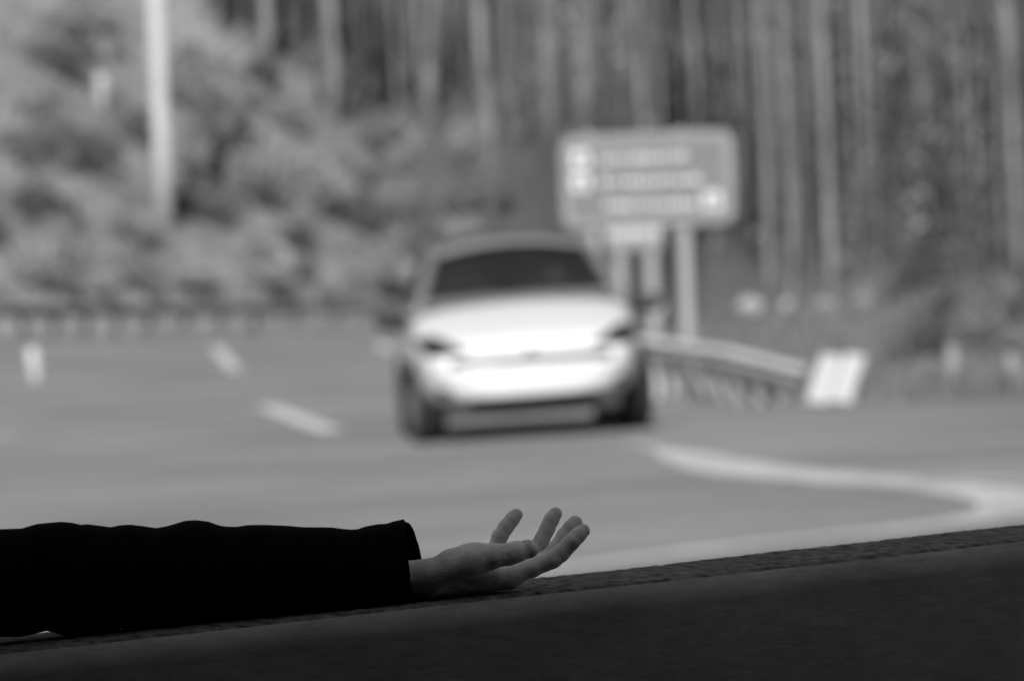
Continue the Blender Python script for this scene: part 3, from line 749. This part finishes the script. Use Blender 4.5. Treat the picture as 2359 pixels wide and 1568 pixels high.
for y in WY:
    for s in (-1, 1):
        wl = bpy.data.objects.new('wheel', None); COL.objects.link(wl); wl.parent = car; wl.location = (s * .85, y, .345); wl.rotation_euler = (0, 0, R(9) if y < 2 else 0)
        lathe_part('tyre', [(-.115, .235), (-.12, .30), (-.10, .335), (-.05, .346), (.05, .346), (.10, .335), (.12, .30), (.115, .235)], 40, (0, 0, 0), M['rubber'], wl)
        rim = lathe_part('rim', [(-.10, .238), (.112, .238), (.112, .215), (-.10, .215)], 32, (0, 0, 0), M['rim'], wl)
        sp = MB()
        for k in range(5):
            sp.box(Matrix.Rotation(R(72 * k), 3, 'X') @ Vector((s * .085, 0, .12)), (.02, .05, .20), ax=Matrix.Rotation(R(72 * k), 3, 'X'))
        sp.lathe([(s * .07, .001), (s * .105, .001), (s * .105, .05), (s * .07, .05)], 16).build('spokes', M['rim'], wl)
        MB().lathe([(-.06, .001), (-.04, .001), (-.04, .14), (-.06, .14)], 24).build('brake_disc', M['galvdark'], wl, True)
# inside
MB().box((0, 1.55, 1.0), (1.5, .5, .16)).build('dashboard', M['black'], car)
for x in (-.38, .38):
    for y in (2.45, 3.35):
        se = MB(); se.box((x, y - .25, .62), (.5, .5, .18)).box((x, y + .05, .95), (.46, .14, .62)).build('car_seat', M['seat'], car); bevel(car.children[-1], .04) if False else None
        MB().box((x, y + .08, 1.30), (.24, .09, .17)).build('headrest', M['seat'], car)
MB().box((0, 2.4, .34), (1.6, 3.2, .04)).build('cabin_floor', M['black'], car)
swm = MB(); swm.lathe([(-.012, .175), (.012, .175), (.012, .20), (-.012, .20)], 28); o = swm.box((0, 0, 0), (.03, .34, .04)).build('steering_wheel', M['black'], car, True); o.rotation_euler = (0, R(-20), R(90)); o.location = (.38, 1.92, 1.0)
# driver (front left seat, seen at the right of the windscreen)
dr = thing('person', 'driver in a light top behind the wheel of the oncoming car', 'person', car.matrix_world.translation)
dr.location = cbase; dr.rotation_euler = car.rotation_euler
def head_prims(c, f, r_=Vector((1, 0, 0)), u_=Vector((0, 0, 1)), s=1.0):
    """skull, jaw, nose, brow, lips, ears of a head at c that looks along f"""
    c = Vector(c); f = Vector(f)
    L = []
    def a(p, q, ra, rb): L.append((tuple(c + r_ * p[0] * s + f * p[1] * s + u_ * p[2] * s), tuple(c + r_ * q[0] * s + f * q[1] * s + u_ * q[2] * s), ra * s, rb * s))
    a((0, -.02, .03), (0, .01, .035), .085, .078); a((0, .02, -.03), (0, .045, -.075), .062, .036); a((0, .085, .005), (0, .108, -.022), .009, .013)
    for x in (-1, 1): a((x * .078, -.005, .01), (x * .08, -.008, -.025), .012, .008); a((x * .015, .083, .035), (x * .045, .075, .035), .009, .009); a((x * .035, .06, -.03), (x * .03, .06, -.05), .03, .02)
    a((-.018, .083, -.052), (.018, .083, -.052), .008, .008)
    return L
hp = Vector((.38, 2.28, 1.31))
pr = head_prims(hp, (0, -1, 0)) + [((.38, 2.31, 1.0), (.38, 2.31, 1.25), .06, .055), ((.2, 2.33, .98), (.56, 2.33, .98), .08, .08)]
for s in (-1, 1): pr += [((.38 + s * .19, 2.33, .97), (.38 + s * .22, 2.2, .76), .05, .042), ((.38 + s * .22, 2.2, .76), (.38 + s * .13, 1.97, 1.0), .04, .03), ((.38 + s * .13, 1.97, 1.0), (.38 + s * .12, 1.93, 1.03), .03, .026)]
body_mesh('body', pr, .02, .012, M['skin'], dr)
tp = [((.30, 2.36, .98), (.46, 2.36, .98), .125, .125), ((.30, 2.36, .7), (.46, 2.36, .7), .13, .13)]
for s in (-1, 1): tp += [((.38 + s * .19, 2.33, .97), (.38 + s * .22, 2.2, .76), .062, .052), ((.38 + s * .22, 2.2, .76), (.38 + s * .15, 2.03, .95), .05, .04)]
body_mesh('shirt', tp, .04, .016, M['seat'], dr)
body_mesh('hair', [(tuple(hp + Vector((0, .03, .06))), tuple(hp + Vector((0, -.01, .07))), .085, .078)], .02, .012, M['hair'], dr)

# ================================================================== BEAM
A0, A1 = P(0, 1503, 5.42), P(2359, 1242, 5.85)
bd = (A1 - A0); bu = bd.normalized(); bback = Vector((-bu.y, bu.x, 0)).normalized(); bup = bu.cross(bback).normalized()
if bup.z < 0: bup = -bup
BW, BH = .235, .30
beam = thing('timber_rail', 'broad dark weathered timber rail on posts that the arm rests on', 'railing', A0)
beam.rotation_euler = Matrix((bu, bback, bup)).transposed().to_euler()
vs = []; fs = []
prof = []
bev = .026
def arc(cy, cz, a0, a1, r_, n=10): return [(cy + r_ * math.cos(R(a0 + (a1 - a0) * i / n)), cz + r_ * math.sin(R(a0 + (a1 - a0) * i / n))) for i in range(n + 1)]
prof = [(0, -BH), (0, -BH * .7), (0, -BH * .4), (0, -BH * .2), (0, -BH * .1)] + arc(bev, -bev, 180, 90, bev) + [(bev + (BW - 2 * bev) * f / 40, 0) for f in range(1, 40)] + arc(BW - bev, -bev, 90, 0, bev) + [(BW, -.1), (BW, -BH), (BW * .5, -BH)]
NX = 1900; x0, x1 = -1.6, 2.7; k = len(prof)
for i in range(NX + 1):
    x = x0 + (x1 - x0) * i / NX
    for (y, z) in prof:
        q = Vector((x * 6, y * 30, z * 30)); d1 = noise.noise(q) * .0009; d2 = noise.noise(Vector((x * 90, y * 160, z * 160))) * .00045; d3 = noise.noise(Vector((x * 1.7, 4, 0))) * .0016
        oy, oz = (-1 if y < .001 else (1 if y > BW - .001 else 0)), (1 if z > -bev else 0)
        fb = -abs(noise.noise(Vector((x * 55, y * 70, 7)))) * .0012 + noise.noise(Vector((x * 150, y * 110, 3))) * .0006
        fade = sstep(bev * .6, bev * 1.7, y) if z > -bev else 1; d1 *= fade if z > -bev * .8 and y < bev * 1.7 else 1; fb *= fade
        vs.append((x, y + oy * (d1 * .5 + d2 * .5), z + oz * (d1 * 1.4 + d2 * 1.2 + d3 + fb)))
for i in range(NX):
    for j in range(k): fs.append((i * k + j, i * k + (j + 1) % k, (i + 1) * k + (j + 1) % k, (i + 1) * k + j))
fs += [tuple(range(k)), tuple(NX * k + j for j in range(k))[::-1]]
bo_ = MB().add(vs, fs).build('beam', M['beam'], beam, True); bo_.data.materials.append(M['beamtop'])
for pl in bo_.data.polygons:
    if pl.center.z > -.012 and .015 < pl.center.y < BW - .002: pl.material_index = 1
for x in (-1.3, -.02 - .55, 1.9):
    zt = A0.z + bu.z * x - BH
    pp = MB().box((x, BW / 2, -BH - zt / 2), (.16, .16, zt - .004)); pp.build('post', M['darkwood'], beam)

# ================================================================== PERSON WITH THE OUTSTRETCHED ARM
UU = .094e-3 * 1.0       # metres per unit of the hand sketch
HD = 5.665               # the hand's distance
def HP(u, v, dep=0.0):
    """hand sketch (u right, v down) at dep mm behind the hand's plane -> world"""
    px = 896.4 + .22 * u; py = 1132.3 + .22 * v
    return P(px, py, HD + dep * .001 + (u - 900) * UU * .30)
base = HP(700, 1090, 30)
per = thing('person', 'black sleeved arm with an open upturned palm resting on the timber rail', 'person', base)
def W(v): return tuple(Vector(v) - base)
palm = []; groups = []
mm = .001
# (u, v, depth mm, radius mm) chains
chain_little = [(980, 850, 60, 9.5), (1115, 590, 60, 8.2), (1160, 465, 60, 7.9), (1222, 370, 60, 7.8), (1285, 290, 60, 7.5), (1332, 240, 61, 6.6)]
chain_ring = [(1150, 840, 42, 10.5), (1530, 630, 44, 8.7), (1590, 530, 44, 7.8), (1655, 385, 44, 7.7), (1700, 290, 44, 7.5), (1740, 228, 44, 7.0)]
chain_mid = [(1230, 860, 22, 11.0), (1650, 710, 24, 9.0), (1740, 610, 24, 8.2), (1840, 460, 24, 8.0), (1905, 375, 24, 7.8), (1948, 325, 25, 7.4)]
chain_index = [(1270, 868, 13, 11.0), (1500, 790, 9, 9.6), (1715, 705, 5, 9.0), (1800, 640, 4, 8.8), (1915, 520, 1, 8.1), (1980, 455, 2, 7.8), (2034, 405, 3, 6.8)]
chain_thumb = [(470, 860, -2, 15), (860, 722, -20, 16.0), (1080, 672, -27, 11.3), (1240, 655, -28, 9.4), (1330, 628, -28, 9.3), (1468, 603, -27, 8.2)]
def chain(G_, ch, k, bul=True):
    F = None
    for a, b in zip(ch[:-1], ch[1:]):
        pa, pb = W(HP(*a[:3])), W(HP(*b[:3])); d = sd_cone(G_, pa, pb, a[3] * mm, b[3] * mm)
        F = d if F is None else smin(F, d, k)
        if bul:      # fleshy pad on the palm side of each phalanx
            m_ = (np.array(pa) + np.array(pb)) / 2
    return F
def hand_field(G_):
    fingers = []
    for ch in (chain_little, chain_ring, chain_mid, chain_index):
        f = chain(G_, ch, .0022)
        # knuckle swellings and finger pads
        fingers.append(f)
    F = np.minimum(np.minimum(fingers[0], fingers[1]), np.minimum(fingers[2], fingers[3]))
    Pm = None
    for a, b in (((400, 935, 20, 13.5), (1270, 880, 14, 12.2)), ((400, 940, 28, 15), (1230, 872, 26, 12.6)), ((400, 925, 34, 15), (1150, 855, 41, 12)), ((400, 945, 48, 14.5), (1000, 880, 60, 11.5)),
                 ((480, 860, 44, 14), (850, 820, 56, 13)), ((700, 880, 25, 12), (1100, 830, 25, 10))):
        d = sd_cone(G_, W(HP(*a[:3])), W(HP(*b[:3])), a[3] * mm, b[3] * mm); Pm = d if Pm is None else smin(Pm, d, .010)
    T = chain(G_, chain_thumb, .007)
    T = smin(T, sd_cone(G_, W(HP(640, 735, -6)), W(HP(930, 690, -15)), .0125, .0135), .008)   # thenar
    T = smin(T, sd_cone(G_, W(HP(1450, 590, -28)), W(HP(1475, 600, -28)), .0088, .0082), .002)
    Pm = smin(Pm, T, .0085)
    # back of the hand web between thumb and index
    Pm = smin(Pm, sd_cone(G_, W(HP(800, 810, -2)), W(HP(1080, 830, 8)), .010, .009), .008)
    wr = sd_cone(G_, W(HP(-1500, 960, 12)), W(HP(380, 880, 11)), .026, .0152); wr = smin(wr, sd_cone(G_, W(HP(-1500, 960, 42)), W(HP(380, 925, 42)), .026, .0172), .012)
    wr = smin(wr, sd_cone(G_, W(HP(150, 800, 24)), W(HP(430, 830, 22)), .008, .007), .006)   # tendon ridge
    Pm = smin(Pm, wr, .013)
    F = smin(F, Pm, .0055)
    return F
cs = [HP(u, v, d) - base for u in (-1500, 2200) for v in (0, 1250) for d in (-60, 90)]
lo = [min(c[i] for c in cs) for i in range(3)]; hi = [max(c[i] for c in cs) for i in range(3)]
hstep = .00125
Gh, lo = grid(lo, hi, hstep)
def chunked(fun, G_):
    out = np.empty(G_.shape[:3])
    for i in range(0, G_.shape[0], 24): out[i:i + 24] = fun(G_[i:i + 24])
    return out
F = chunked(hand_field, Gh.astype(np.float32))
V, Q = surface_nets(F, lo, hstep)
print('hand', len(V))
def crease(V, a, b, width, depth):
    """press a crease that runs from a to b"""
    a = np.array(W(a)); b = np.array(W(b)); ab = b - a
    t = np.clip((V - a) @ ab / (ab @ ab), 0, 1); d = np.linalg.norm(V - a - t[:, None] * ab, axis=1)
    return depth * np.exp(-(d / width) ** 2)
# normals by field gradient
e = .0006; Ng = np.stack([hand_field(V + np.eye(3)[i] * e) - hand_field(V - np.eye(3)[i] * e) for i in range(3)], 1); Ng /= np.linalg.norm(Ng, axis=1)[:, None] + 1e-9
dsp = np.zeros(len(V))
for (u1, v1, d1, u2, v2, d2, wd, dp) in ((345, 700, 20, 330, 870, -8, .0012, .0012), (410, 690, 20, 400, 840, -10, .0010, .0008), (1215, 560, -36, 1235, 700, -40, .0011, .0007), (1180, 560, -36, 1195, 700, -38, .0009, .0004),
                                        (560, 640, 10, 700, 760, -22, .0013, .0006), (1050, 560, -20, 1000, 700, -34, .0013, .0005),
                                        (1190, 480, 48, 1230, 520, 46, .0012, .0005), (1690, 600, 36, 1720, 640, 6, .0011, .0006), (1800, 480, 16, 1850, 540, 0, .0010, .0002), (1590, 380, 36, 1720, 400, 36, .0009, .0004), (1500, 560, 36, 1640, 640, 36, .0012, .0006)):
    dsp -= crease(V, HP(u1, v1, d1), HP(u2, v2, d2), wd, dp)
for i in range(len(V)):
    q = Vector(V[i]); dsp[i] += noise.noise(q * 90) * .00055 + noise.noise(q * 260) * .00016
V2 = V + Ng * dsp[:, None]
body = link_mesh('body', V2.tolist(), Q.tolist(), M['skin'], per)
hbvh = BVHTree.FromPolygons([Vector(v) for v in V2], Q.tolist())
# thumbnail: thin curved plate set into the thumb tip
def nail(c, ax_u, ax_v, look, name='fingernail', off=.0005, n=10):
    vs = []; fs = []
    for ring in range(5):
        rr_ = ring / 4
        for j in range(16):
            a = 2 * math.pi * j / 16; ca, sa = math.cos(a), math.sin(a)
            se = (abs(ca) ** 2.6 + abs(sa) ** 2.6) ** (-1 / 2.6)
            p = c + ax_u * ca * se * rr_ + ax_v * sa * se * rr_ - look * .03
            h = hbvh.ray_cast(p, look); vs.append((h[0] if h[0] else p) - look * (off * (1.0 if ring < 4 else -.9)))
    for r_ in range(4):
        for j in range(16): fs.append((r_ * 16 + j, r_ * 16 + (j + 1) % 16, (r_ + 1) * 16 + (j + 1) % 16, (r_ + 1) * 16 + j))
    return MB().add(vs, fs).build(name, M['nail'], per, True)
def dirv(a, b): return (Vector(b) - Vector(a))
c = Vector(W(HP(1450, 520, -30)))
look = (fwd * .40 - up * .92).normalized()
au = (rgt * .98 + up * .12).normalized() * .0068; av = (up * .40 + fwd * .92).normalized() * .0055
nail(c, au, av, look)

# sleeve
top = [(-1200, 1240), (-700, 1215), (-350, 1208), (-120, 1225), (0, 1218), (50, 1216.5), (68, 1211), (85, 1206), (110, 1203.5), (140, 1201), (165, 1203), (187, 1208), (200, 1206.5), (230, 1210), (255, 1213.5), (275, 1209), (300, 1207.5), (330, 1211), (360, 1215.5), (385, 1211), (400, 1206.5), (425, 1199), (450, 1197), (480, 1200.5), (503, 1209), (520, 1212), (545, 1212.5), (570, 1208.5), (610, 1208), (660, 1210), (700, 1213.5), (740, 1213.5), (765, 1214), (790, 1217.5), (810, 1219), (825, 1218), (840, 1212), (870, 1206.5), (890, 1205.5), (905, 1200.5), (930, 1195)]
bot = [(-1200, 1600), (-700, 1560), (-350, 1500), (0, 1467), (45, 1466), (75, 1461), (107, 1452), (130, 1458), (150, 1464), (185, 1467), (235, 1464), (262, 1459), (282, 1444), (292, 1460), (330, 1454), (470, 1437), (700, 1415), (937, 1392), (960, 1388)]
def sl_d(px): return HD + .026 + (px - 1094) * .4273e-3 * .30
vs = []; fs = []; NR = 56
stations = [(-330 + 1260 * i / 190) for i in range(191)]
def ringpts(px, inset=0, shift=None):
    yt, yb = interp(px, top), interp(px, bot); out = []
    d = sl_d(px); hh = (yb - yt) / 2 - inset / .4273e-3; cy = (yt + yb) / 2; hd = .050 + .006 * (930 - px) / 930 - inset
    for j in range(NR):
        a = 2 * math.pi * j / NR; ca, sa = math.cos(a), math.sin(a)
        # superellipse, a little boxy below where the cloth rests on the wood
        ex = 2.0 if ca > 0 else 2.5
        rr_ = (abs(ca) ** ex + abs(sa) ** ex) ** (-1 / ex)
        side = abs(sa)
        fold = side * (.0035 * noise.noise(Vector((px * .016, a * 1.3, 3))) + .0055 * noise.noise(Vector((px * .035 + math.sin(a) * 1.5, a * .8, 9)))) if side > .15 else 0
        cuff_ease = 1 - sstep(860, 930, px)
        dd = d - sa * (hd + fold * (1 if inset == 0 else .5)) * rr_
        pxx = px + (0 if shift is None else shift(a)); out.append(P(pxx, cy - ca * rr_ * hh, dd + (pxx - px) * .0) - base)
    return out
def cuffshift(a):     # the rim: near side sits back, far side reaches towards the hand
    ca, sa = math.cos(a), math.sin(a)
    # keep the top at the photograph's corner, near rim leans right on its way down, far rim further right
    s = (1 - ca) / 2
    far = np.interp(s, [0, .02, .05, .12, .3, .5, .75, 1], [0, 0, 13, 22, 34, 41, 40, 26]); near = np.interp(s, [0, .3, .7, 1], [0, 5, 14, 26])
    return float(far if sa < 0 else near) + noise.noise(Vector((a * 2, 0, 0))) * 2
for px in stations[:-8]: vs += ringpts(px)
n0 = len(stations) - 8
for i, px in enumerate(stations[-8:]):
    f = (i + 1) / 8; vs += ringpts(px, 0, lambda a, f=f: cuffshift(a) * f)
k = len(stations)
# rolled edge and the inside of the cuff
for ins, back in ((.0012, 1.5), (.003, .5), (.0035, -12), (.004, -60), (.004, -130)):
    vs += ringpts(930 + min(back, 0), ins, (lambda a: cuffshift(a) + max(back, 0)) if back > -100 else (lambda a: cuffshift(a) * .4)); k += 1
for i in range(k - 1):
    for j in range(NR): fs.append((i * NR + j, i * NR + (j + 1) % NR, (i + 1) * NR + (j + 1) % NR, (i + 1) * NR + j))
slv = link_mesh('sleeve', vs, fs, M['cloth'], per)

# the rest of the person, seated on a bench left of the frame, facing the road
sh = P(-560, 1290, sl_d(-560) - .0) ; sh = Vector((sh.x, sh.y, A0.z + .12)) ; el = P(-250, 1345, sl_d(-250))
face = Vector((-bu.y, bu.x, 0)).normalized(); lat = Vector((bu.x, bu.y, 0)).normalized()
tc_ = sh - lat * .21 - face * .235
def TB(l, f, z): return tuple(tc_ + lat * l + face * f + Vector((0, 0, z)) - base)
SEAT = A0.z + .12 - .60
jk = [(TB(-.17, 0, -.02), TB(.17, 0, -.02), .085, .085), (TB(-.11, 0, -.10), TB(.11, 0, -.10), .12, .12), (TB(-.09, 0, -.28), TB(.09, 0, -.28), .125, .125), (TB(-.10, .01, -.46), TB(.10, .01, -.46), .14, .14),
      (TB(.17, .02, -.02), W(el), .075, .062), (W(el), W(P(-180, 1343, sl_d(-180))), .058, .055), (TB(-.19, 0, -.03), TB(-.24, .05, -.28), .068, .055), (TB(-.24, .05, -.28), TB(-.12, .27, -.38), .052, .042)]
body_mesh('jacket', jk, .075, .013, M['cloth'], per)
up3 = [(TB(0, -.01, .02), TB(0, .01, .10), .058, .055)] + [(tuple(Vector(a)), tuple(Vector(b)), ra, rb) for a, b, ra, rb in head_prims(TB(0, .03, .22), face, lat)] + [(TB(-.15, .0, -.02), TB(.15, 0, -.02), .06, .06)]
up3 += [(TB(-.13, .25, -.37), TB(-.09, .33, -.40), .03, .028), (TB(-.09, .33, -.40), TB(-.07, .40, -.405), .022, .03)]
for q in range(4): up3.append((TB(-.10 + q * .019, .39, -.40), TB(-.09 + q * .019, .46, -.415), .009, .007))
up3.append((TB(-.05, .36, -.39), TB(-.02, .41, -.40), .010, .008))
# torso/head skin joins the same body mesh
wx = [(TB(.15, .0, -.02), W(el), .055, .042)]
for dz_ in (12, 42): wx.append((W(el), W(HP(-1500, 960, dz_)), .040, .026))
up3 += wx
A_ = np.array([p[0] for p in up3] + [p[1] for p in up3]); hi_ = A_.max(0) + .12; hi_[0] = W(HP(-1500, 960, 12))[0] - .012; Gt, lo = grid(A_.min(0) - .12, hi_, .007); F = None
for p in up3: d = sd_cone(Gt, *p); F = d if F is None else smin(F, d, .012)
Vt, Qt = surface_nets(F, lo, .007)
me = body.data; bm = bmesh.new(); bm.from_mesh(me); vv = [bm.verts.new(v) for v in Vt.tolist()]
for q in Qt.tolist():
    f_ = bm.faces.new([vv[i] for i in q]); f_.smooth = True
bnd = [e_ for e_ in bm.edges if len(e_.link_faces) == 1]
print('open edges', len(bnd))
try: bmesh.ops.bridge_loops(bm, edges=bnd)
except Exception as ex: print('bridge', ex)
bm.to_mesh(me); bm.free()
body_mesh('hair', [(TB(0, -.01, .265), TB(0, .03, .275), .092, .082), (TB(0, -.03, .2), TB(0, -.02, .24), .078, .085)], .03, .009, M['hair'], per)
zs = -.60
tr = [(TB(-.09, 0, -.50), TB(.09, 0, -.50), .13, .13)]
for s in (-1, 1):
    tr += [(TB(s * .10, .03, -.52), TB(s * .13, .42, -.44 - .02), .085, .062), (TB(s * .13, .42, -.46), TB(s * .13, .40, -.42 - .42 ), .06, .045)]
body_mesh('trousers', tr, .03, .015, M['trousers'], per)
for s in (-1, 1):
    zf = -(tc_.z) + .045
    body_mesh('shoe', [(TB(s * .13, .36, zf + .01), TB(s * .14, .56, zf), .045, .038), (TB(s * .13, .38, zf + .02), TB(s * .13, .40, -.80), .045, .045)], .02, .01, M['black'], per)

# bench under the person, floor slab and shelter overhead: roof and walls are unseen, added to shade the foreground
bz = tc_.z - .64
bench = thing('bench', 'plain dark bench under the seated person, left of the frame', 'bench', (tc_.x, tc_.y, 0), math.atan2(bu.y, bu.x))
MB().box((-.3, -.04, bz - .025), (1.4, .36, .05)).build('seat', M['darkwood'], bench)
for s in (-.85, .25): MB().box((s, -.04, (bz - .05) / 2), (.08, .3, bz - .05)).build('leg', M['darkwood'], bench)
slab = MB().box((0, 1.9, -.03), (9, 11.0, .10)).build('pavement', M['stone']); tag(slab, kind='structure')
roof = thing('shade_shelter', 'unseen dark timber shelter whose roof shades the rail and the arm', 'shade_shelter', (0, 0, .02))
RY0, RY1, RX0, RX1 = -3.4, 4.5, -4.2, 4.2
n_pl = 30
for i in range(n_pl):
    y0_ = RY0 + (RY1 - RY0) * i / n_pl; MB().box(((RX0 + RX1) / 2, y0_ + (RY1 - RY0) / n_pl / 2, 2.52 + .004 * (i % 2)), (RX1 - RX0, (RY1 - RY0) / n_pl + .004, .03)).build('shade_roof_board', M['darkwood'], roof)
for x in (RX0 + .2, RX1 - .2): 
    MB().box((x, (RY0 + RY1) / 2, 2.41), (.12, RY1 - RY0 - .1, .17)).build('shade_roof_beam', M['darkwood'], roof)
    for y in (RY0 + .2, 2.0, RY1 - .2): MB().box((x, y, 1.162), (.14, .14, 2.32)).build('shade_roof_post', M['darkwood'], roof)
for i in range(12):  # added walls keep side light off the arm and rail
    z_ = .13 + i * .205; f_ = .006 * (i % 2)
    MB().box(((RX0 + RX1) / 2, RY0 + .05 + f_, z_), (RX1 - RX0 - .2, .03, .212)).build('shade_wall_board', M['darkwood'], roof)
    for x in (RX0 + .05, RX1 - .05): MB().box((x + f_, (RY0 + RY1) / 2, z_), (.03, RY1 - RY0 - .3, .212)).build('shade_wall_board', M['darkwood'], roof)
